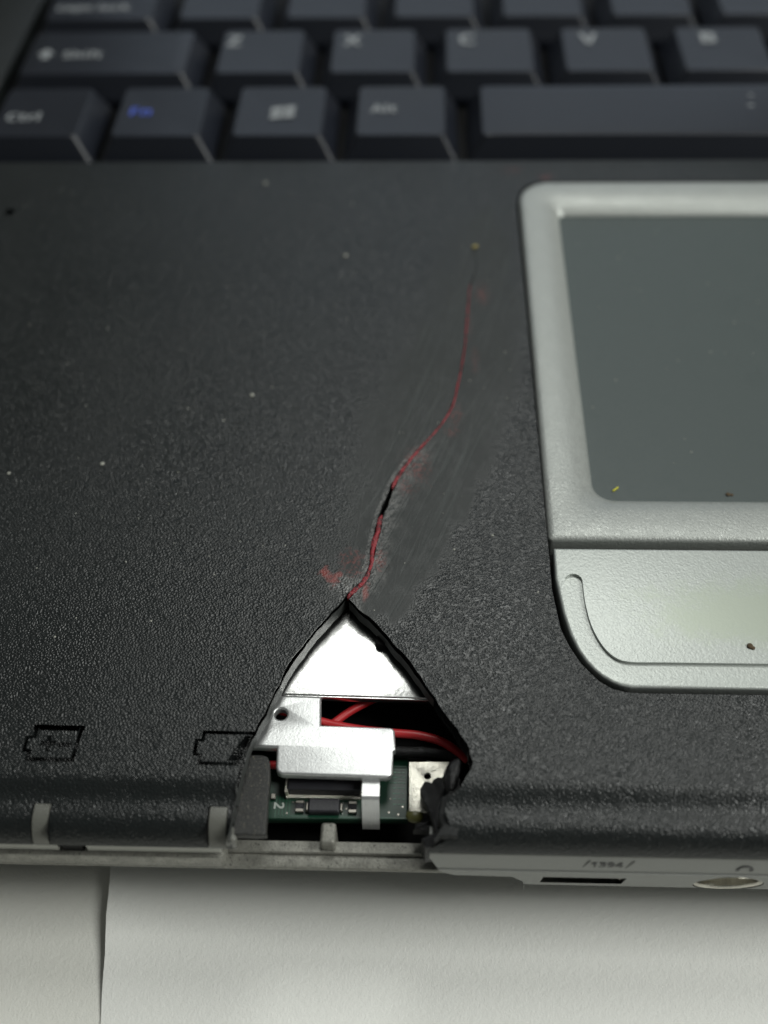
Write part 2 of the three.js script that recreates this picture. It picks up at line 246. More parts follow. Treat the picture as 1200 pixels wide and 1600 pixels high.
const rep = (t, k) => { const c = t.clone(); c.repeat.set(k, k); c.needsUpdate = true; return c; };
const M = {
  palm: new THREE.MeshStandardMaterial({ map: palmColour, bumpMap: palmBump, bumpScale: 0.000085, roughnessMap: palmRough, roughness: 1, metalness: 0 }),
  broken: new THREE.MeshPhysicalMaterial({ color: lin(0.015, 0.016, 0.016), specularIntensity: 0.6, roughness: 0.5, bumpMap: fineGrain, bumpScale: 0.00006 }),
  tab: new THREE.MeshStandardMaterial({ map: tabMap, roughness: 0.4, bumpMap: fineGrain, bumpScale: 0.00007 }),
  chipped: new THREE.MeshStandardMaterial({ color: lin(0.04, 0.043, 0.041), roughness: 0.5 }),
  groove: new THREE.MeshStandardMaterial({ color: lin(0.012, 0.014, 0.014), roughness: 0.38, bumpMap: fineGrain, bumpScale: 0.00006 }),
  black: new THREE.MeshPhysicalMaterial({ color: lin(0.007, 0.007, 0.007), specularIntensity: 0.3, roughness: 0.6 }),
  blackGloss: new THREE.MeshPhysicalMaterial({ color: lin(0.006, 0.006, 0.0065), specularIntensity: 0.7, roughness: 0.24, bumpMap: fineGrain, bumpScale: 0.00008 }),
  key: new THREE.MeshStandardMaterial({ color: lin(0.010, 0.012, 0.018), roughness: 0.36, bumpMap: fineGrain, bumpScale: 0.00002 }),
  silver: new THREE.MeshStandardMaterial({ map: paintGrain, roughnessMap: smudge, roughness: 0.92, metalness: 0.45, bumpMap: fineGrain, bumpScale: 0.00004 }),
  rim: new THREE.MeshStandardMaterial({ map: grime, roughness: 0.5, metalness: 0.25, bumpMap: fineGrain, bumpScale: 0.00004 }),
  button: new THREE.MeshStandardMaterial({ map: buttonColour, roughness: 0.4, metalness: 0.35, bumpMap: buttonBump, bumpScale: 0.00002 }),
  silverDull: new THREE.MeshStandardMaterial({ color: lin(0.27, 0.275, 0.26), roughness: 0.55, metalness: 0.15, bumpMap: fineGrain, bumpScale: 0.00003 }),
  pad: new THREE.MeshStandardMaterial({ color: lin(0.058, 0.073, 0.071), roughnessMap: smudge, roughness: 1, bumpMap: fineGrain, bumpScale: 0.000008 }),
  steel: new THREE.MeshStandardMaterial({ map: metalMap, roughness: 0.24, metalness: 1, bumpMap: patches, bumpScale: 0.00002 }),
  alu: new THREE.MeshStandardMaterial({ map: metalMap, color: lin(0.86, 0.87, 0.88), roughness: 0.4, metalness: 0.85, bumpMap: fineGrain, bumpScale: 0.000012 }),
  dirtySteel: new THREE.MeshStandardMaterial({ map: rep(metalMap, 1), color: lin(0.9, 0.87, 0.78), roughness: 0.3, metalness: 1, bumpMap: fineGrain, bumpScale: 0.00003 }),
  wire: new THREE.MeshPhysicalMaterial({ color: lin(0.42, 0.018, 0.022), roughness: 0.42 }),
  pcb: new THREE.MeshStandardMaterial({ color: lin(0.003, 0.030, 0.015), roughness: 0.4 }),
  chip: new THREE.MeshStandardMaterial({ color: lin(0.016, 0.016, 0.02), roughness: 0.5, bumpMap: fineGrain, bumpScale: 0.00002 }),
  solder: new THREE.MeshStandardMaterial({ color: lin(0.2, 0.19, 0.17), roughness: 0.35, metalness: 1 }),
  print: new THREE.MeshStandardMaterial({ color: lin(0.36, 0.39, 0.36), roughness: 0.6 }),
  olive: new THREE.MeshStandardMaterial({ color: lin(0.10, 0.10, 0.03), roughness: 0.4 }),
  lens: new THREE.MeshPhysicalMaterial({ color: lin(0.17, 0.17, 0.15), roughness: 0.22, transmission: 0.25, thickness: 0, bumpMap: fineGrain, bumpScale: 0.00003 }),
  glue: new THREE.MeshStandardMaterial({ map: glueMap, roughness: 0.5, bumpMap: fineGrain, bumpScale: 0.00006 }),
  legend: new THREE.MeshStandardMaterial({ color: lin(0.26, 0.275, 0.285), roughness: 0.6 }),
  legendBlue: new THREE.MeshStandardMaterial({ color: lin(0.06, 0.10, 0.45), roughness: 0.6 }),
  ink: new THREE.MeshStandardMaterial({ color: lin(0.06, 0.06, 0.06), roughness: 0.6 }),
  label: new THREE.MeshStandardMaterial({ color: lin(0.5, 0.5, 0.46), roughness: 0.55 }),
  rubber: new THREE.MeshStandardMaterial({ color: lin(0.02, 0.02, 0.02), roughness: 0.9 }),
  paper: new THREE.MeshStandardMaterial({ color: lin(0.83, 0.83, 0.795), roughness: 0.9, bumpMap: fibres, bumpScale: 0.00005 }),
  paperOld: new THREE.MeshStandardMaterial({ color: lin(0.76, 0.755, 0.705), roughness: 0.9, bumpMap: fibres, bumpScale: 0.00005 }),
  table: new THREE.MeshStandardMaterial({ color: lin(0.25, 0.22, 0.18), roughness: 0.6 }),
};

// ---------------------------------------------------------------- table, paper, lamp
tag(part('table', boxUV(rbox(-500, 500, -LIFT - 30, -LIFT, -450, 350, 3), 100), M.table, scene), 'plain table top under the paper and the laptop', 'table', null, 'structure');
function sheet(x0f, x1, z0, z1, base, liftF, nx, nz, thick = 0.11) {
  const pos = [], uv = [], idx = [];
  for (let side = 0; side < 2; side++) for (let j = 0; j <= nz; j++) for (let i = 0; i <= nx; i++) {
    const z = z0 + (z1 - z0) * j / nz, xa = x0f(z), t = Math.pow(i / nx, 2.0), x = xa + (x1 - xa) * t;
    pos.push(x, base + liftF(x, z, x - xa) + (side ? 0 : thick), z); uv.push(x / 26, z / 26);
  }
  const W = nx + 1, N = W * (nz + 1);
  for (let j = 0; j < nz; j++) for (let i = 0; i < nx; i++) { const a = j * W + i; idx.push(a, a + W, a + 1, a + 1, a + W, a + W + 1); const b = a + N; idx.push(b, b + 1, b + W, b + 1, b + W + 1, b + W); }
  for (let j = 0; j < nz; j++) { const a = j * W, b = a + nx; idx.push(a, a + N, a + W, a + W, a + N, a + N + W, b, b + W, b + N, b + W, b + W + N, b + N); }
  for (let i = 0; i < nx; i++) { const a = i, b = nz * W + i; idx.push(a, a + 1, a + N, a + 1, a + N + 1, a + N, b, b + N, b + 1, b + 1, b + N, b + N + 1); }
  const g = new THREE.BufferGeometry(); g.setAttribute('position', new THREE.Float32BufferAttribute(pos, 3)); g.setAttribute('uv', new THREE.Float32BufferAttribute(uv, 2)); g.setIndex(idx); g.computeVertexNormals();
  return toCreasedNormals(g, 0.9);
}
const under = sheet(() => -190, 60, -140, 120, -LIFT + 0.01, (x, z) => 0.04 * (fbm(x / 14, z / 14, 5, 2) - 0.3) + 0.02, 60, 60);
tag(part('paper_sheet', under, M.paperOld, scene), 'greyish white paper sheet lying flat, partly covered by the other sheet', 'paper');
const over = sheet((z) => -33.3 + (z + 7.3) * 0.11 + 0.05 * Math.sin(z * 0.9), 190, -60, 120, -LIFT + 0.2, (x, z, d) => 1.2 * Math.exp(-d / 6) * smooth(-50, -14, z) * (1 - smooth(-4, 9, z)) + 0.05 * (fbm(x / 12, z / 12, 6, 2) - 0.3), 70, 90);
tag(part('paper_sheet', over, M.paper, scene), 'white paper sheet with a lifted edge, lying over the other sheet', 'paper');

for (const LAMP of LAMPS) { // the lamps overhead
  const lamp = new THREE.Group(); names.lamp = (names.lamp ?? -1) + 1; lamp.name = names.lamp ? 'lamp_head_001' : 'lamp_head'; scene.add(lamp);
  tag(lamp, LAMP.label, 'lamp');
  lamp.position.set(LAMP.at[0] * MM, (LAMP.at[1] + LIFT) * MM, LAMP.at[2] * MM);
  lamp.lookAt(LAMP.aim[0] * MM, (LAMP.aim[1] + LIFT) * MM, LAMP.aim[2] * MM);   // +z points at the laptop
  const w = LAMP.w * MM, h = LAMP.h * MM;
  const put = (name, g, m) => { const o = new THREE.Mesh(g, m); o.name = name; o.castShadow = o.receiveShadow = true; lamp.add(o); return o; };
  const housing = new RoundedBoxGeometry(w + 0.03, h + 0.03, 0.03, 3, 0.008); housing.translate(0, 0, -0.024);
  put('housing', housing, new THREE.MeshStandardMaterial({ color: lin(0.6, 0.6, 0.6), roughness: 0.5 }));
  const diff = new RoundedBoxGeometry(w, h, 0.006, 2, 0.002); diff.translate(0, 0, -0.006);
  put('diffuser', diff, new THREE.MeshStandardMaterial({ color: lin(0.8, 0.8, 0.8), emissive: lin(1, 0.99, 0.96), emissiveIntensity: 0.9, roughness: 0.6 }));
  const light = new THREE.RectAreaLight(new THREE.Color().setRGB(0.975, 1, 0.955), LAMP.power, w, h);
  light.name = 'lamp_glow'; lamp.add(light); light.position.set(0, 0, 0.002); light.rotation.y = Math.PI;
}

// ---------------------------------------------------------------- laptop
const laptop = new THREE.Group(); laptop.name = 'laptop'; scene.add(laptop);
tag(laptop, 'black laptop with a broken palm rest, silver touchpad frame and dark keys', 'laptop');
const XL = -96, XR = 120;

// palm rest shell
const outer = [[-109, -3.6], [-109, -0.55], [-108.85, -0.2], [-108.5, 0], [-7.6, 0], [-7.1, -0.05], [-6.7, -0.17], [-6.3, -0.38], [-5.9, -0.63], [-5.5, -0.83], [-5.1, -0.95], [-4.6, -1.0], [-4.1, -1.02], [-3.65, -1.08], [-3.2, -1.22], [-2.8, -1.5], [-2.4, -1.9], [-2.05, -2.4], [-1.8, -2.95], [-1.73, -3.2], [-1.86, -3.4], [-2.5, -3.6], [-2.55, -4.3]];
const inner = [[-3.6, -4.3], [-3.7, -3.2], [-4.3, -2.6], [-5.5, -2.4], [-7.5, -1.95], [-105.5, -1.95], [-105.5, -3.6]];
const palmProf = [...outer, ...inner];
let palmGeo = extrudeX(palmProf, XL, XR, 0.5, 24);
{ // uv: u from x, v from the distance along the outline, 7.6 at the front end of the flat
  const uv = palmGeo.attributes.uv; let s0 = 0; for (let i = 1; i <= 4; i++) s0 += Math.hypot(outer[i][0] - outer[i - 1][0], outer[i][1] - outer[i - 1][1]);
  for (let i = 0; i < uv.count; i++) uv.setXY(i, (uv.getX(i) + 70) / PALM, (7.6 + s0 - uv.getY(i) + 10) / PALM);
}
function jag(poly, step, amp, seed, keep = () => true) {
  const out = []; const n = poly.length;
  for (let i = 0; i < n; i++) {
    const a = poly[i], b = poly[(i + 1) % n], L = Math.hypot(b[0] - a[0], b[1] - a[1]), k = keep(i) ? Math.max(1, Math.round(L / step)) : 1, nx = (b[1] - a[1]) / L, nz = -(b[0] - a[0]) / L;
    for (let q = 0; q < k; q++) { const t = q / k, w = (keep(i) ? amp : 0) * (vnoise((i * 17 + t * L) / (step * 1.6), 0, seed) - 0.5) * 2; out.push([a[0] + (b[0] - a[0]) * t + nx * w, a[1] + (b[1] - a[1]) * t + nz * w]); }
  }
  return out;
}
const breakL = [[-7.96, -27.62], [-9.71, -25.24], [-11.23, -22.92], [-12.48, -20.67], [-13.46, -18.48], [-14.19, -16.34], [-14.97, -13.88], [-16.05, -11.23], [-16.5, -8.8], [-16.7, -6.91], [-17.05, -4.27], [-17.2, -1.72], [-17.2, 3]];
const breakR = [[0.55, 3], [0.55, -1.6], [2.35, -2.4], [2.5, -3.6], [2.1, -4.6], [2.45, -5.7], [3.5, -6.7], [4.05, -7.9], [4.56, -9.19], [4.27, -10.62], [3.09, -12.56], [1.77, -14.8], [0.75, -16.46], [-0.29, -18.15], [-1.46, -19.8], [-2.66, -21.37], [-4.12, -23.31], [-5.62, -25.01]];
const breakPoly = jag([...breakL, ...breakR], 0.75, 0.1, 3);
const crackPoly = (() => {
  const c = new THREE.CatmullRomCurve3(crack.map(([x, z, w]) => new THREE.Vector3(x, w, z))), N = 110, L = [], R = [];
  for (let i = 0; i <= N; i++) { const p = c.getPoint(i / N), t = c.getTangent(i / N), l = Math.hypot(t.x, t.z), w = p.y * (0.85 + 0.5 * (vnoise(i / 2.3, 3, 9) - 0.4)); const nx = -t.z / l, nz = t.x / l; L.push([p.x + nx * w, p.z + nz * w]); R.push([p.x - nx * w, p.z - nz * w]); }
  return [...L, ...R.reverse()];
})();
const openTop = [[13.0, -96.5], [13.35, -99.6], [14.5, -101.8], [16.4, -102.9], [18.5, -103.05], [84.5, -103.05], [86.6, -102.9], [88.5, -101.8], [89.65, -99.6], [90, -96.5]];
const openBot = [[13.35, -34.3], [13.35, -29], [13.9, -24], [14.6, -21.9], [15.6, -19.9], [17.2, -17.9], [18.3, -17.15], [19.6, -16.75], [21.2, -16.65]];
const openPoly = [...openTop, ...openBot.map(([x, z]) => [103 - x, z]), ...openBot.slice().reverse()];
let palm = brushOf(palmGeo, M.palm);
const wallUV = (g) => boxUV(g, 12);
palm = cut(palm, wallUV(prism(openPoly, -6, 3)), M.broken);
const centreB = [-6.5, -12];
const chip = breakPoly.map(([x, z], i) => { const dx = x - centreB[0], dz = z - centreB[1], l = Math.hypot(dx, dz), o = 0.06 + 0.26 * Math.pow(vnoise(i / 2.6, 1, 44), 1.5); return [x + dx / l * o, z + dz / l * o]; });
const rv = (a) => a.slice().reverse();
palm = cut(palm, wallUV(loft([{ p: rv(breakPoly), y: -8 }, { p: rv(breakPoly), y: -0.5 }, { p: rv(chip), y: -0.12 }, { p: rv(chip), y: 4 }], { crease: 0.3 })), M.chipped);
palm = cut(palm, wallUV(prism(crackPoly, -8, 4)), M.broken);
function line(a, b, w, depth) { const dx = b[0] - a[0], dz = b[1] - a[1], l = Math.hypot(dx, dz), nx = -dz / l * w / 2, nz = dx / l * w / 2, ex = dx / l * w / 2, ez = dz / l * w / 2; return wallUV(prism([[a[0] + nx - ex, a[1] + nz - ez], [a[0] - nx - ex, a[1] - nz - ez], [b[0] - nx + ex, b[1] - nz + ez], [b[0] + nx + ex, b[1] + nz + ez]], -depth, 1)); }
const strokes = [
  // charging battery with plus and minus
  [[-36.75, -12.0], [-32.4, -11.95], .6], [[-32.4, -11.9], [-32.62, -8.6], .42], [[-32.65, -8.62], [-36.85, -8.68], .45], [[-36.85, -8.7], [-36.85, -9.45], .4], [[-36.75, -11.95], [-36.7, -11.1], .4], [[-36.75, -11.0], [-37.4, -10.9], .32], [[-37.4, -10.9], [-37.42, -9.6], .36], [[-37.4, -9.6], [-36.9, -9.5], .32], [[-35.8, -10.35], [-34.75, -10.37], .46, .36], [[-35.3, -10.95], [-35.2, -9.7], .46, .375], [[-34.1, -10.2], [-33.2, -10.22], .5, .36],
  // plain battery
  [[-20.6, -11.75], [-14.5, -11.72], .38], [[-20.6, -11.7], [-20.62, -10.95], .36], [[-20.65, -10.92], [-21.2, -10.9], .3], [[-21.2, -10.9], [-21.22, -9.45], .36], [[-21.2, -9.45], [-20.7, -9.38], .3], [[-20.68, -9.35], [-20.7, -8.55], .36], [[-20.7, -8.55], [-15.5, -8.52], .38],
];
strokes.forEach(([a, b, w, deep = 0.22], i) => { palm = cut(palm, line(a, b, w, deep + 0.012 * (i % 5)), M.groove); });
// the ground-down corner of the plain battery mark
palm = cut(palm, wallUV(prism([[-17.5, -10.1], [-16.7, -11.45], [-14, -11.45], [-14, -8.8], [-18.1, -8.8]], -0.06, 1)), M.chipped);
palm = cut(palm, wallUV(prism(circle(-60.6, -95.6, 0.75), -8, 2)), M.black);
for (const [x0, x1] of [[-35.55, -33.85], [-19.35, -17.55]]) palm = cut(palm, wallUV(prism([[x0, -4.75], [x1, -4.75], [x1, 3], [x0, 3]], -9, 3)), M.black);
console.log('palm cut');
const palmMesh = part('palm_rest', trim(palm.geometry, (x, y, z) => y > 0.002 || y < -4.31 || z > -1.72), palm.material, laptop);
palmMesh.userData.label = 'black grained palm rest with a sanded crack and a broken-out corner';

{ // red filler in the crack, in two runs with a bare gap between
  const c = new THREE.CatmullRomCurve3(crack.map(([x, z, w]) => new THREE.Vector3(x, w, z)));
  const bead = (t0, t1, seed) => {
    const N = Math.round(150 * (t1 - t0)) + 8, K = 10, pos = [], idx = [];
    for (let i = 0; i <= N; i++) {
      const t = t0 + (t1 - t0) * i / N, p = c.getPoint(t), d = c.getTangent(t), l = Math.hypot(d.x, d.z), nx = -d.z / l, nz = d.x / l, end = Math.sqrt(Math.max(0.02, Math.min(1, i / 3, (N - i) / 3)));
      const w = (p.y * (0.84 + 0.4 * (vnoise(i / 1.9, 1, seed) - 0.45))) * end, up = (0.03 + 0.17 * vnoise(i / 1.4, 2, seed) * (p.y > .25 ? 1.3 : .8)) * end;
      const off = (vnoise(i / 3, 5, seed) - 0.5) * 0.12;
      for (let k = 0; k < K; k++) { const a = k / K * Math.PI * 2, ca = Math.cos(a), sa = Math.sin(a); pos.push(p.x + nx * (w * ca + off), sa > 0 ? -0.06 + sa * (up + 0.06) * (0.8 + 0.4 * h2(i, k, seed)) : -0.06 + sa * 0.6, p.z + nz * (w * ca + off)); }
      if (i) for (let k = 0; k < K; k++) { const a = (i - 1) * K + k, b = (i - 1) * K + (k + 1) % K; idx.push(a, a + K, b, b, a + K, b + K); }
    }
    const g = new THREE.BufferGeometry(); g.setAttribute('position', new THREE.Float32BufferAttribute(pos, 3)); g.setIndex(idx); g.computeVertexNormals();
    const q = g.toNonIndexed(); q.setAttribute('uv', new THREE.Float32BufferAttribute(new Float32Array(q.attributes.position.count * 2), 2)); 
    const uvd = boxUV(q, 8); return uvd;
  };
  part('crack_filler', bead(0.1, 0.578, 15), M.glue, palmMesh).userData.label = 'long thin red filler bead in the crack';
  part('crack_filler', bead(0.685, 0.995, 25), M.glue, palmMesh).userData.label = 'short thick red filler bead above the broken hole';
}
{ // sides of the keyboard opening, the strip behind it
  const deck = (poly) => boxUV(prism(poly, -3.6, 0, { bevel: 0.25 }), PALM);
  const sideL = deck([[XL, -109.05], [-71.6, -109.05], [-71.6, -215], [XL, -215]]), back = deck([[XL, -215.1], [XR, -215.1], [XR, -240], [XL, -240]]);
  part('keyboard_surround', sideL, M.palm, laptop); part('keyboard_surround', back, M.palm, laptop);
  part('keyboard_tray', boxUV(rbox(-71.5, XR, -5.2, -4.2, -214.8, -107, 0.2), 20), M.black, laptop);
}
{ // lid standing open behind the keyboard, its display lit
  const lid = new THREE.Group(); lid.name = 'lid'; laptop.add(lid);
  lid.position.set(12 * MM, (LIFT + 2) * MM, -238 * MM); lid.rotation.x = -0.3; lid.userData.label = 'open lid with a dim bluish display';
  const put = (name, g, m) => { g.scale(MM, MM, MM); const o = new THREE.Mesh(g, m); o.name = name; o.castShadow = o.receiveShadow = true; lid.add(o); };
  put('lid_shell', rbox(-108, 108, 0, 212, -8, -1, 3), M.broken);
  put('display', rbox(-96, 96, 12, 196, -1.5, -0.6, 0.2), new THREE.MeshStandardMaterial({ color: lin(0.02, 0.02, 0.02), roughness: 0.3, emissive: lin(0.75, 0.88, 1), emissiveIntensity: 0.12 }));
  const glow = new THREE.RectAreaLight(lin(0.74, 0.86, 1), 0.38, 0.192, 0.184); glow.name = 'display_glow'; glow.position.set(0, 0.104, 0.0004); glow.rotation.y = Math.PI; lid.add(glow);
}
// status windows that wrap round the front edge
for (const [x0, x1] of [[-35.4, -33.95], [-19.2, -17.62]]) {
  const o = [[-4.7, -0.98], ...outer.slice(11).map(([z, y]) => [z + 0.05, y + 0.03])]; o[o.length - 1][1] = -4.6;
  const prof = [...o, [-3.3, -4.6], [-3.3, -2.4], [-4.7, -1.9]];
  part('status_window', boxUV(extrudeX(prof, x0, x1, 1.0), 6), M.lens, laptop);
}
part('status_window_stub', boxUV(prism(jag([[-17.6, -3.4], [-17.05, -3.2], [-17.0, -2.6], [-16.7, -2.4], [-16.75, -1.9], [-17.6, -1.8]], 0.25, 0.05, 4), -3.4, -1.9, { bevel: 0.08 }), 6), M.lens, laptop);

// touchpad frame, pad, buttons
{
  const R = (x0, x1, z0, z1, r) => rrect(x0, x1, z0, z1, r, 8), big = [4.6, 4.6, 0.5, 0.5], y = (a) => a;
  const x0 = 13.4, x1 = 89.6, z0 = -102.35, z1 = -35.2, inset = (d, q) => R(x0 + d, x1 - d, z0 + d, z1 - d, big.map((b) => Math.max(0.25, b - d)));
  const g = loft([
    { p: inset(0.05), y: -2.4 }, { p: inset(0), y: y(-0.05) }, { p: inset(0.08), y: 0.22 }, { p: inset(0.3), y: 0.42 }, { p: inset(0.7), y: 0.52 },
    { p: R(x0 + 2.0, x1 - 2.0, z0 + 2.3, z1 - 2.2, [3.2, 3.2, 1.6, 1.6]), y: 0.52 }, { p: R(x0 + 3.2, x1 - 3.2, z0 + 3.6, z1 - 4.0, [2.6, 2.6, 2.4, 2.4]), y: 0.46 }, { p: R(x0 + 4.2, x1 - 4.2, z0 + 4.9, z1 - 5.2, [1.9, 1.9, 2.6, 2.6]), y: 0.18 },
    { p: R(x0 + 5.0, x1 - 5.0, z0 + 5.9, z1 - 6.0, [1.3, 1.3, 2.6, 2.6]), y: -0.3 }, { p: R(x0 + 5.5, x1 - 5.5, z0 + 6.4, z1 - 6.5, [1.0, 1.0, 2.5, 2.5]), y: -0.78 }, { p: R(x0 + 5.6, x1 - 5.6, z0 + 6.55, z1 - 6.6, [.9, .9, 2.4, 2.4]), y: -1.0 }, { p: R(x0 + 5.6, x1 - 5.6, z0 + 6.55, z1 - 6.6, [.9, .9, 2.4, 2.4]), y: -2.4 },
  ], { capTop: false, capBottom: false, crease: 0.55 });
  part('touchpad_frame', boxUV(g, 14), M.silver, laptop);
  part('touchpad', boxUV(loft([{ p: R(18.6, 84.4, -96.5, -41.2, 1.5), y: -2.2 }, { p: R(18.6, 84.4, -96.5, -41.2, 1.5), y: -1.22 }, { p: R(18.8, 84.2, -96.3, -41.4, 1.4), y: -1.16 }, { p: R(19, 84, -96.1, -41.6, 1.3), y: -1.16 }]), 14), M.pad, laptop);
  part('touchpad_tray', boxUV(prism(openPoly.map(([x, z]) => [51.5 + (x - 51.5) * 1.02, -60 + (z + 60) * 1.02]), -3.4, -2.5), 20), M.black, laptop);
  const bl = [[13.85, -34.1], [13.78, -30.1], [14.25, -25.76], [14.75, -23.2], [15.4, -21.3], [16.1, -19.95], [16.95, -18.85], [17.6, -18.25], [18.4, -17.7], [19.2, -17.35], [20.2, -17.15], [51.2, -17.15], [51.2, -34.1]].reverse();
  const sm = (pts, n) => new THREE.CatmullRomCurve3(pts.map(([x, z]) => new THREE.Vector3(x, 0, z))).getPoints(n).map((p) => [p.x, p.z]);
  const jo = sm([[14.75, -29.9], [14.72, -27.39], [15.05, -24.15], [15.91, -21.27], [17.3, -19.19], [18.6, -18.41], [20.11, -18.05], [24, -18.02]], 40), ji = sm([[16.55, -29.73], [16.61, -26.91], [17.05, -23.93], [18.03, -21.54], [19.0, -20.45], [19.94, -20.05], [24, -19.98]], 36);
  const cap = Array.from({ length: 9 }, (_, i) => { const t = Math.PI * i / 8; return [15.65 + 0.9 * Math.cos(t), -29.85 - 0.85 * Math.sin(t)]; });
  const jPoly = [...jo.slice(1), [53, -18.02], [53, -19.98], ...ji.reverse().slice(0, -1), ...cap];
  let b = brushOf(boxUV(prism(bl, -2.2, 0.34, { bevel: 0.28, seg: 4 }), 40), M.button);
  b = cut(b, boxUV(prism(jPoly, -0.04, 2), 40), M.button);
  const gm = clean(b.geometry.clone()); gm.clearGroups();
  part('touchpad_button', gm, M.button, laptop);
  const mir = gm.clone(); mir.scale(-1, 1, 1); mir.translate(103, 0, 0);
  { const p = mir.index ? mir.toNonIndexed() : mir; for (const k of ['position', 'normal', 'uv']) { const a = p.attributes[k], s = a.itemSize; for (let i = 0; i < a.count; i += 3) for (let c = 0; c < s; c++) { const t = a.array[(i + 1) * s + c]; a.array[(i + 1) * s + c] = a.array[(i + 2) * s + c]; a.array[(i + 2) * s + c] = t; } } part('touchpad_button', p, M.button, laptop); }
}

// ---------------------------------------------------------------- keys
const font = await new FontLoader().loadAsync('fonts/droid/droid_sans_bold.typeface.json');
function flatText(str, size, x, z, y, depth = 0.03, turn = 0, centre = false) {
  const g = new TextGeometry(str, { font, size, depth, curveSegments: 3, bevelEnabled: false }); g.rotateX(-Math.PI / 2); g.rotateY(turn); g.computeBoundingBox();
  const b = g.boundingBox; if (centre) g.translate(-(b.min.x + b.max.x) / 2, 0, -(b.min.z + b.max.z) / 2); g.translate(x, y, z); return g;
}
const KEYTOP = 1.5, dish = 0.22;
function keyGeo(x0, x1, z0, z1) { // cell z0 (back) .. z1 (front)
  const g = 0.6, b = [x0 + g, x1 - g, z0 + g, z1 - 1.25], wide = x1 - x0 > 40, t = [x0 + 2.7, x1 - 2.7, z0 + 1.7, z1 - 2.9], cx = (t[0] + t[1]) / 2, cz = (t[2] + t[3]) / 2;
  const mix = (k) => b.map((v, i) => v + (t[i] - v) * k), rr = (q, r) => rrect(q[0], q[1], q[2], q[3], r, 4);
  const sink = (x, z) => { const e = Math.max(0, 1 - Math.pow((z - cz) / (t[3] - cz), 2)), f = Math.max(0, 1 - Math.pow((x - cx) / (t[1] - cx), 4)); return KEYTOP - dish * (wide ? -0.6 * e : e * f); };
  const s = (k) => [cx + (t[0] - cx) * k, cx + (t[1] - cx) * k, cz + (t[2] - cz) * k, cz + (t[3] - cz) * k];
  return loft([{ p: rr(b, .7), y: -3.4 }, { p: rr(b, .7), y: -2.3 }, { p: rr(mix(.06), .7), y: -2.1 }, { p: rr(mix(.92), .9), y: 1.15 }, { p: rr(mix(.975), .9), y: 1.38 }, { p: rr(s(0.985), .9), y: KEYTOP }, { p: rr(s(.8), .75), y: sink }, { p: rr(s(.55), .5), y: sink }, { p: rr(s(.25), .2), y: sink }], { capBottom: true, crease: 0.5 });
}
const rows = [ // front edge of the row, first x, keys [width, legend, dx, dz, size, colour]
  { z: -110.4, keys: [[-70.7, -51.7, 'Ctrl', 4.2, 7.6, 2.3], [-51.7, -32.7, 'Fn', 4.6, 9.0, 2.4, 'blue'], [-32.7, -13.6, 'flag', 10.0, 9.6, 0], [-13.6, 5.5, 'Alt', 5.0, 9.6, 2.2], [5.9, 100, 'bar', 0, 0, 0]] },
  { z: -129.5, keys: [[-70.7, -37.8, 'Shift', 4, 8.5, 3.0], [-37.8, -18.7, 'Z', 3.6, 12.1, 3.6], [-18.7, 0.5, 'X', 4.6, 12.1, 3.6], [0.5, 20.2, 'C', 4.9, 12.1, 3.6], [20.2, 39.6, 'V', 5.8, 12.1, 3.6], [39.6, 59, 'B', 6.4, 12.1, 3.6], [59, 78, 'N', 5, 12.1, 3.6], [78, 97, 'M', 5, 12.1, 3.6]] },
  { z: -148.6, keys: [[-70.7, -46.6, 'caps lock', 4, 6.5, 2.2], [-46.6, -27.6, 'A', 4, 12.1, 3.6], [-27.6, -8.5, 'S', 4, 12.1, 3.6], [-8.5, 10.6, 'D', 4, 12.1, 3.6], [10.6, 29.7, 'F', 4, 12.1, 3.6], [29.7, 48.8, 'G', 4, 12.1, 3.6], [48.8, 67.9, 'H', 4, 12.1, 3.6], [67.9, 87, 'J', 4, 12.1, 3.6]] },
];
for (const { z, keys } of rows) for (const [x0, x1, word, dx, dz, size, tint] of keys) {
  const k = part('key', boxUV(keyGeo(x0 + (rand() - .5) * .2, x1 + (rand() - .5) * .2, z - 19.1, z), 10), M.key, laptop);
  const y = KEYTOP - dish + 0.16, lx = x0 + 2.7 + dx - 3, lz = z - dz;
  if (word === 'flag') {
    const quads = []; for (const [a, b] of [[0, 0], [1, 0], [0, 1], [1, 1]]) { const g = prism([[0, 0], [1.75, -0.25], [1.9, -1.75], [0.15, -1.5]], y, y + 0.04); g.translate(x0 + 8.0 + a * 2.0, 0, z - 7.8 - b * 1.85 - a * 0.28); quads.push(g); }
    part('legend', mergeGeometries(quads), M.legend, k).userData.label = 'small white four-pane flag mark';
  } else if (word === 'bar') {
    part('legend', mergeGeometries([rbox(50.6, 51.3, 1.63, 1.68, -124.4, -124.0, 0.02), rbox(50.0, 50.8, 1.63, 1.68, -121.4, -120.9, 0.02)]), M.legend, k).userData.kind = 'stuff';
  } else if (word === 'Shift') {
    const ar = prism([[0, 0], [1.5, -1.9], [3, 0], [2.15, 0], [2.15, 1.4], [0.85, 1.4], [0.85, 0]], y, y + 0.04); ar.translate(x0 + 4.2, 0, z - 9.6);
    part('legend', mergeGeometries([clean(ar.toNonIndexed ? (ar.index ? ar.toNonIndexed() : ar) : ar), clean((() => { const t = flatText('Shift', 2.2, x0 + 8.6, z - 8.4, y); return t.index ? t.toNonIndexed() : t; })())]), M.legend, k);
  } else part('legend', flatText(word, size, lx, lz, y), tint === 'blue' ? M.legendBlue : M.legend, k);
}

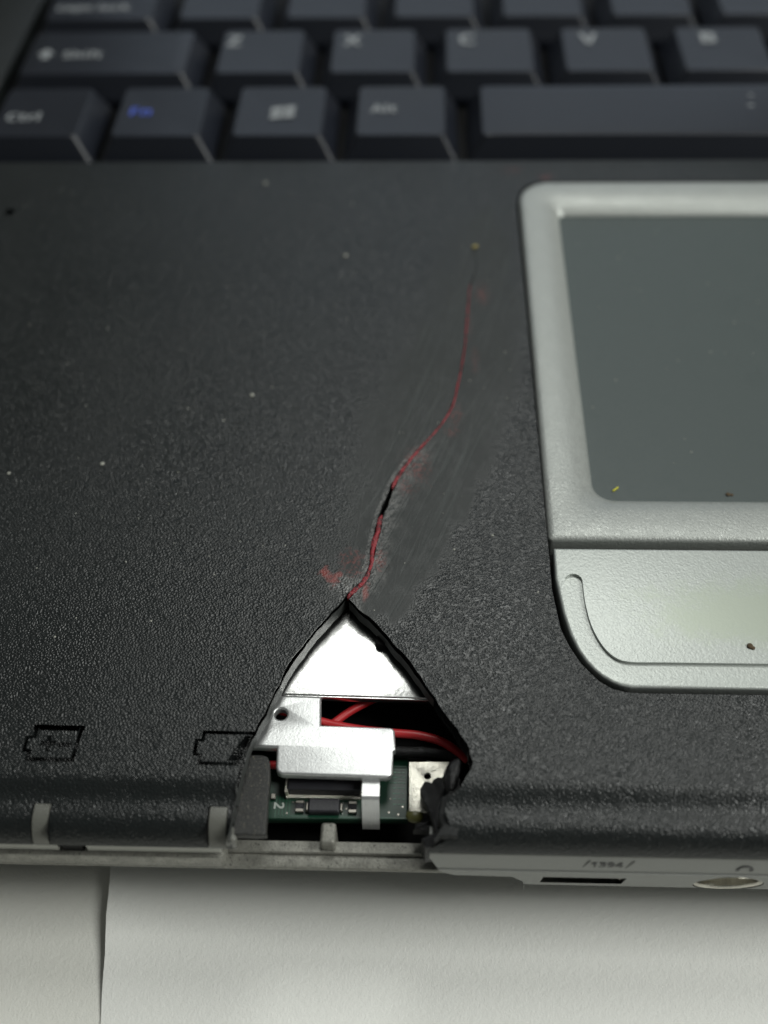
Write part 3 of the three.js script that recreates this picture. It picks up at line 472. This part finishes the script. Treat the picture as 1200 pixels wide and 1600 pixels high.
// ---------------------------------------------------------------- base, front panel
const basePr = [[-4.4, -7.5], [-3.35, -7.5], [-3.25, -7.62], [-3.22, -8.0], [-2.35, -8.0], [-2.1, -8.1], [-2.0, -8.35], [-2.1, -8.8], [-2.6, -9.8], [-4.6, -14], [-7, -19.5], [-12, -21.6], [-236, -21.6], [-239, -20], [-239.5, -4.5], [-237.5, -4.5], [-237, -19], [-12, -19.6], [-8.5, -18], [-5.6, -13.5]];
let baseB = brushOf(boxUV(extrudeX(basePr, XL, XR, 0.5, 37), 14), M.rim);
{ const a = new THREE.BoxGeometry(7.6, 2.9, 8); a.translate(15.4, -10.3, -4); baseB = cut(baseB, boxUV(a, 14), M.black); const c = new THREE.CylinderGeometry(3.3, 3.3, 8, 40); c.rotateX(Math.PI / 2); c.translate(29.2, -10.75, -4); baseB = cut(baseB, boxUV(c, 14), M.black); }
const base = part('base_case', trim(baseB.geometry, (x, y, z) => z > -1.99), baseB.material, laptop);
for (const [x, z] of [[-80, -20], [100, -20], [-80, -220], [100, -220]]) { const g = new THREE.CylinderGeometry(6, 5.5, 1.1, 28); g.translate(x, -22.1, z); part('rubber_foot', g, M.rubber, base); }
part('inner_chassis', boxUV(mergeGeometries([rbox(XL + 2, XR - 2, -14, -12.5, -105, -5.4, 0.2), rbox(-30, 12, -12.6, -8.2, -40, -13.4, 0.3)].map((g) => (g.index ? g.toNonIndexed() : g))), 12), M.black, laptop);
// pale strip between the palm rest and the base
for (const [x0, x1] of [[-60, -33.9], [-31.2, -18.6]]) part('front_label', boxUV(prism([[x0, -4.2], [x1, -4.2], [x1, -2.45], [x0, -2.45]], -6.6, -3.9, { bevel: 0.12 }), 14), M.label, laptop);
part('front_spacer', boxUV(prism([[-33.7, -4.2], [-31.4, -4.2], [-31.6, -2.45], [-33.5, -2.45]], -7.9, -3.9), 14), M.black, laptop);
part('front_strip', boxUV(prism([[XL, -3.3], [-18.3, -3.3], [-18.5, -2.25], [-18.8, -2.0], [XL, -2.0]], -8.3, -6.1, { bevel: 0.15 }), 14), M.rim, laptop);
{ // port panel right of the break
  const pr = [[-2.35, -3.85], [-2.1, -3.9], [-1.98, -4.05], [-1.8, -6.85], [-2.1, -6.95], [-2.1, -7.05], [-1.7, -7.15], [-1.86, -8.6], [-2.85, -13.0], [-3.2, -14.0], [-4.2, -14.5], [-4.5, -14.5], [-4.5, -3.85]];
  let pnl = brushOf(boxUV(extrudeX(pr, 0.8, XR, 0.4, 41), 14), M.silverDull);
  const fw = new THREE.BoxGeometry(7.8, 3.1, 12); fw.translate(15.4, -10.3, -3); pnl = cut(pnl, boxUV(fw, 14), M.black);
  { const w = new THREE.ExtrudeGeometry(new THREE.Shape([[-1, -5.1], [0.9, -5.15], [1.8, -7.6], [3.2, -8.7], [8.6, -9.0], [9.8, -11.5], [10.4, -15.5], [-1, -15.5]].map(([a, b]) => new THREE.Vector2(a, b))), { depth: 6, bevelEnabled: false }); w.translate(0, 0, -5); pnl = cut(pnl, boxUV(w, 14), M.silverDull); }
  const jk = new THREE.CylinderGeometry(3.25, 3.25, 13, 48); jk.rotateX(Math.PI / 2); jk.translate(29.2, -10.75, -3); pnl = cut(pnl, boxUV(jk, 14), M.black);
  const panel = part('port_panel', trim(pnl.geometry, (x, y, z) => z > -1.69 || y < -14.51), pnl.material, laptop);
  const fr = mergeGeometries([rbox(11.5, 11.75, -11.8, -8.8, -5.6, -2.9, 0.05), rbox(19.05, 19.3, -11.8, -8.8, -5.6, -2.9, 0.05), rbox(13, 18, -10.8, -10.1, -8, -4.0, 0.1)]);
  part('firewire_port', fr, M.dirtySteel, panel);
  const ring = new THREE.LatheGeometry([[3.2, 0], [3.2, 4.5], [1.7, 4.5], [1.7, 4.3], [2.85, 4.2], [2.85, 0.25], [2.95, 0.05], [3.2, 0]].map(([a, b]) => new THREE.Vector2(a, b)), 48); ring.rotateX(-Math.PI / 2); ring.rotateX(0.22); ring.translate(29.2, -10.75, -2.42); part('audio_jack', ring, M.dirtySteel, panel);
  const t = new TextGeometry('1394', { font, size: 1.0, depth: 0.05, curveSegments: 3, bevelEnabled: false }); t.computeBoundingBox(); t.translate(15.5, -6.05, -1.89); part('lettering', t, M.ink, panel);
  const fl = (a, b) => { const L = Math.hypot(b[0] - a[0], b[1] - a[1]), g = new THREE.BoxGeometry(L + 0.1, 0.12, 0.05); g.rotateZ(Math.atan2(b[1] - a[1], b[0] - a[0])); g.translate((a[0] + b[0]) / 2, (a[1] + b[1]) / 2, -1.87); return g; };
  part('port_mark', mergeGeometries([fl([14.8, -6.4], [15.4, -4.75]), fl([14.8, -6.4], [18.7, -6.4]), fl([18.7, -6.4], [19.4, -4.75])]), M.ink, panel);
  const hp = new THREE.TorusGeometry(0.62, 0.09, 8, 24, Math.PI); hp.translate(29.6, -5.9, -1.86); part('port_mark', mergeGeometries([hp, ...[-.62, .62].map((d) => { const g = new THREE.BoxGeometry(0.3, 0.5, 0.12); g.translate(29.6 + d, -6.0, -1.86); return g; })]), M.ink, panel);
}

// ---------------------------------------------------------------- what the break lays open
part('shield_plate', boxUV(prism([[-24, -17.75], [3.5, -17.25], [9, -34], [-24, -34]], -2.95, -2.6, { bevel: 0.08 }), 18), M.steel, laptop).userData.label = 'bright steel shield plate under the palm rest';
part('shield_plate_lip', boxUV(prism([[-24, -17.75], [2.5, -17.27], [2.5, -17.12], [-24, -17.6]], -3.5, -2.75, { bevel: 0.05 }), 18), M.steel, laptop);
{
  const br = prism([[-18.6, -17.68], [-10.5, -17.72], [-10.2, -17.6], [-10.08, -17.3], [-9.9, -14.31], [-3.1, -14.17], [-2.8, -14.07], [-2.64, -13.79], [-2.52, -11.78], [-2.74, -11.68], [-2.76, -9.5], [-2.9, -9.1], [-3.3, -8.9], [-13.2, -9.05], [-13.7, -9.25], [-13.9, -9.72], [-14.0, -11.84], [-18.6, -11.95]].reverse(), -3.95, -2.9, { holes: [circle(-13.93, -15.46, 0.62, 28)], bevel: 0.22, seg: 4 });
  const bracket = part('metal_bracket', boxUV(br, 10), M.alu, laptop);
  const th = 0.22, path = [[-9.3, -3.75], [-7.35, -3.75], [-7.05, -3.95], [-6.92, -4.3], [-5.72, -7.5]], lo = path.map(([z, y], i) => [z - (i > 1 ? th : 0), y - (i > 2 ? 0 : th)]);
  part('spring_clip', boxUV(extrudeX([...path, ...lo.reverse()], -5.62, -3.96, 0.5), 10), M.alu, bracket);
}
part('wire', tube([[-15, -4.6, -17], [-11.5, -4.45, -15.98], [-10.07, -4.3, -15.47], [-8.64, -4.3, -15.1], [-5.82, -4.3, -14.6], [-2.67, -4.2, -14.25], [-0.24, -4.3, -14.08], [2.18, -4.6, -13.5], [4.5, -5.6, -12.2]], 0.43), M.wire, laptop).userData.label = 'red insulated wire running behind the bracket';
part('wire', tube([[-10.6, -5.0, -13.6], [-9.36, -4.9, -15.1], [-8.5, -4.85, -15.9], [-7.34, -4.8, -16.88], [-5.27, -4.9, -18.26], [-2.8, -5.4, -19.8]], 0.42), M.wire, laptop).userData.label = 'red insulated wire slanting under the shield plate';
part('cable', boxUV(tube([[-6, -5.6, -13.2], [-2.6, -5.5, -12.95], [1.5, -5.5, -12.85], [5, -5.8, -12.5]], 0.62), 6), M.blackGloss, laptop);
part('wire_stub', tube([[-14.75, -4.9, -11.0], [-14.2, -4.8, -10.9], [-13.2, -4.8, -10.9]], 0.4, 12), M.wire, laptop);
{
  const pcb = part('circuit_board', boxUV(prism([[-22, -13], [-1.38, -12.95], [-1.33, -6.35], [-14.6, -6.15], [-22, -6.1]], -7.6, -6.5, { bevel: 0.05 }), 10), M.pcb, laptop);
  part('connector', boxUV(rbox(-12.9, -5.85, -6.5, -4.95, -12.2, -8.5, 0.12), 8), M.chip, pcb);
  part('connector_shell', mergeGeometries([rbox(-13.15, -12.85, -6.5, -5.1, -11.8, -8.3, 0.05), rbox(-13.1, -5.9, -6.5, -6.1, -8.5, -8.15, 0.06), rbox(-5.9, -5.6, -6.5, -5.3, -11.8, -8.3, 0.05)]), M.dirtySteel, pcb);
  part('inductor', boxUV(rbox(-10.85, -7.8, -6.5, -5.6, -8.0, -6.55, 0.22), 8), M.chip, pcb);
  for (const x of [-11.7, -6.6]) { const r = part('resistor', rbox(x - 0.38, x + 0.38, -6.5, -6.12, -7.85, -6.8, 0.06), M.chip, pcb); part('solder_end', rbox(x - 0.42, x + 0.42, -6.5, -6.08, -7.95, -7.6, 0.08), M.solder, pcb); part('solder_end', rbox(x - 0.42, x + 0.42, -6.5, -6.08, -7.1, -6.72, 0.08), M.solder, pcb); }
  part('pin', rbox(-14.6, -14.1, -6.5, -6.1, -8.6, -8.0, 0.08), M.solder, pcb);
  part('lettering', flatText('2', 1.0, -13.72, -7.5, -6.49, 0.015, -Math.PI / 2, true), M.print, pcb);
  const marks = []; for (let i = 0; i < 7; i++) for (let j = 0; j < 3; j++) { const w = 0.12 + 0.12 * h2(i, j, 3); const g = new THREE.BoxGeometry(w * 1.6, 0.015, 0.09); g.translate(-2.6 + j * 0.42 + (h2(i, j, 5) - .5) * .1, -6.485, -11.2 + i * 0.56); marks.push(g); }
  const sk = part('silkscreen', mergeGeometries(marks), new THREE.MeshStandardMaterial({ color: lin(0.10, 0.22, 0.16), roughness: 0.5 }), pcb); sk.userData.kind = 'stuff';
  const traceM = new THREE.MeshStandardMaterial({ color: lin(0.006, 0.055, 0.028), roughness: 0.4 });
  const tr = []; for (let i = 0; i < 6; i++) { const z = -11.9 + i * 0.35; tr.push(rbox(-3.3 + 0.1 * (i % 2), -1.5, -6.5, -6.48, z, z + 0.12, 0.008)); } for (let i = 0; i < 5; i++) tr.push(rbox(-14.1 + i * 0.33, -13.97 + i * 0.33, -6.5, -6.48, -8.6, -6.3, 0.008)); tr.push(rbox(-13.9, -1.6, -6.5, -6.48, -6.5, -6.38, 0.008));
  const trm = part('copper_traces', mergeGeometries(tr), traceM, pcb); trm.userData.kind = 'stuff';
  const via = []; for (const [x, z] of [[-12.9, -6.75], [-12.4, -7.9], [-5.2, -6.7], [-3.1, -7.0], [-2.2, -6.8], [-1.8, -7.6], [-3.0, -8.4], [-7.2, -7.3]]) { const g = new THREE.CylinderGeometry(0.1, 0.1, 0.04, 12); g.translate(x, -6.48, z); via.push(g); }
  part('solder_dots', mergeGeometries(via), M.solder, pcb).userData.kind = 'stuff';
  for (const [x0, x1] of [[-11.15, -10.8], [-7.85, -7.5]]) part('solder_end', rbox(x0, x1, -6.5, -6.0, -7.75, -6.8, 0.15), M.solder, pcb);
  part('white_trace', rbox(-7.6, -7.5, -6.5, -6.47, -8, -6.7, 0.01), M.print, pcb);
}
part('socket_plate', boxUV(prism([[-1.25, -11.6], [2.7, -11.7], [2.4, -6.3], [-1.17, -6.5]], -5.3, -5.0, { holes: [circle(0.59, -10.13, 0.42, 20)], bevel: 0.05 }), 6), M.dirtySteel, laptop).userData.label = 'tarnished steel plate with a small round hole';
{ const g = new THREE.SphereGeometry(0.75, 20, 14); g.scale(1.15, 0.7, 1); g.translate(-0.6, -5.5, -6.3); part('adhesive_blob', g, M.olive, laptop); }
{ // broken plastic at both sides of the break
  part('broken_tab', boxUV(prism(jag([[-18.2, -10.8], [-15.3, -10.75], [-14.75, -10.55], [-14.45, -10.0], [-14.28, -8.28], [-14.1, -3.4], [-14.0, -2.75], [-15, -2.65], [-18.2, -2.7]].reverse(), 0.8, 0.04, 12), -3.3, -2.35, { bevel: 0.22, seg: 3 }), 5), M.tab, laptop).userData.label = 'loose dark plastic tab at the edge of the break';
  const chunk = (poly, y0, y1, seed, m = M.blackGloss, bev = 0.12) => part('torn_plastic', boxUV(prism(jag(poly, 0.28, 0.17, seed), y0, y1, { bevel: bev }), 5), m, laptop);
  chunk([[3.2, -9.6], [1.5, -9.1], [0.95, -8.6], [0.05, -8.45], [-0.02, -7.9], [0.1, -6.6], [0.9, -5.2], [1.3, -3.2], [3.4, -3.0], [4.6, -6]], -4.6, -3.0, 31);
  chunk([[1.9, -6.3], [0.9, -5.4], [-0.5, -5.0], [-0.75, -4.3], [0.9, -4.25], [0.4, -3.4], [1.4, -2.6], [3, -2.6], [3, -6]], -5.6, -4.4, 32);
  chunk([[3.4, -7.4], [2.0, -6.2], [1.55, -4.8], [1.9, -3.5], [1.2, -2.3], [3.2, -2.5], [4, -5]], -3.1, -1.2, 33, M.broken);
  chunk([[0.2, -3.0], [0.4, -2.2], [2.5, -2.25], [2.5, -3.6], [1.2, -3.4]], -6.5, -3.0, 34);
  // stretched, stress-whitened fold
  const g = new THREE.SphereGeometry(1, 40, 28), p = g.attributes.position;
  for (let i = 0; i < p.count; i++) { let x = p.getX(i), y = p.getY(i), z = p.getZ(i); const b = 1 + 0.16 * (vnoise(x * 2.2 + 5, z * 1.1 + 3, 8) - .5) + 0.1 * (vnoise(x * 7 + 5, z * 1.5 + 3, 9) - .5); x *= b * (1 - 0.25 * z); y *= b; p.setXYZ(i, x * 0.72 + 0.25 * z * z, y * 0.6, z * 1.7 - 0.25 * x); }
  g.rotateY(-0.12); g.rotateX(0.25); g.translate(2.75, -1.15, -8.2); g.computeVertexNormals();
  part('torn_plastic', boxUV(g, 6), M.blackGloss, laptop).userData.label = 'glossy stretched fold of torn plastic';
  const boss = new THREE.CylinderGeometry(0.6, 0.7, 1.0, 24); boss.translate(-4.2, -2.1, -23.5); part('moulded_boss', boss, M.black, laptop);
}
{ const g = rbox(-9.5, -8.05, -10.5, -5.9, -5.7, -3.5, 0.35); part('case_rib', boxUV(g, 14), M.rim, laptop); }

// ---------------------------------------------------------------- dust and crumbs
function grit(spots, mat, name, label, cat, kind) {
  const gs = spots.map(([x, y, z, r], i) => { const g = new THREE.IcosahedronGeometry(r, 1), p = g.attributes.position; g.scale(1 + 0.7 * h2(i, 1, 5), 0.5, 1 + 0.6 * h2(i, 2, 5)); g.rotateY(i * 1.7); g.translate(x, y + r * 0.35, z); return g; });
  return tag(part(name, mergeGeometries(gs), mat, scene), label, cat, null, kind);
}
{
  const dust = [[-21.0, 0, -57.53, .26], [-23.88, 0, -102.67, .24], [-11.05, 0, -85.18, .22], [-37.16, 0, -46.07, .17], [-47.7, 0, -44.48, .18], [-5, 0, -26, .05]];
  const r2 = rng(99);
  for (let i = 0; i < 130; i++) { const x = -60 + r2() * 72, z = -105 + r2() * 92; if (x > -18 && x < 6 && z > -29) continue; dust.push([x, 0, z, 0.035 + 0.075 * r2() * r2()]); }
  for (let i = 0; i < 26; i++) dust.push([19.8 + r2() * 28, -1.16, -94 + r2() * 50, 0.03 + 0.06 * r2()]);
  grit(dust, new THREE.MeshStandardMaterial({ color: lin(0.34, 0.34, 0.30), roughness: 0.9 }), 'dust', 'pale dust specks scattered over the palm rest and touchpad', 'dust', 'stuff');
  const f = new THREE.CapsuleGeometry(0.11, 0.75, 4, 10); f.rotateZ(Math.PI / 2); f.rotateY(0.7); f.translate(21.62, -1.05, -43.72);
  tag(part('plastic_shaving', f, new THREE.MeshStandardMaterial({ color: lin(0.5, 0.47, 0.03), roughness: 0.6 }), scene), 'tiny yellow shaving on the touchpad near its frame', 'shaving');
  const f2 = new THREE.CapsuleGeometry(0.22, 0.5, 4, 10); f2.rotateZ(Math.PI / 2); f2.rotateY(0.3); f2.translate(6.77, 0.18, -87.05);
  tag(part('wood_crumb', f2, new THREE.MeshStandardMaterial({ color: lin(0.32, 0.27, 0.1), roughness: 0.8 }), scene), 'tiny tan crumb on the palm rest past the crack end', 'crumb');
  const brown = new THREE.MeshStandardMaterial({ color: lin(0.08, 0.055, 0.03), roughness: 0.9 });
  grit([[32.3, 0.34, -21.95, 0.3], [32.55, 0.34, -21.75, 0.2]], brown, 'dirt_crumb', 'dark brown crumb stuck on the silver touchpad button', 'crumb');
  grit([[34.1, -1.16, -43.1, .25], [34.5, -1.16, -43.05, .18]], brown, 'dirt_crumb', 'brown crumb on the touchpad along its front rim', 'crumb');
}
renderer.render(scene, camera);
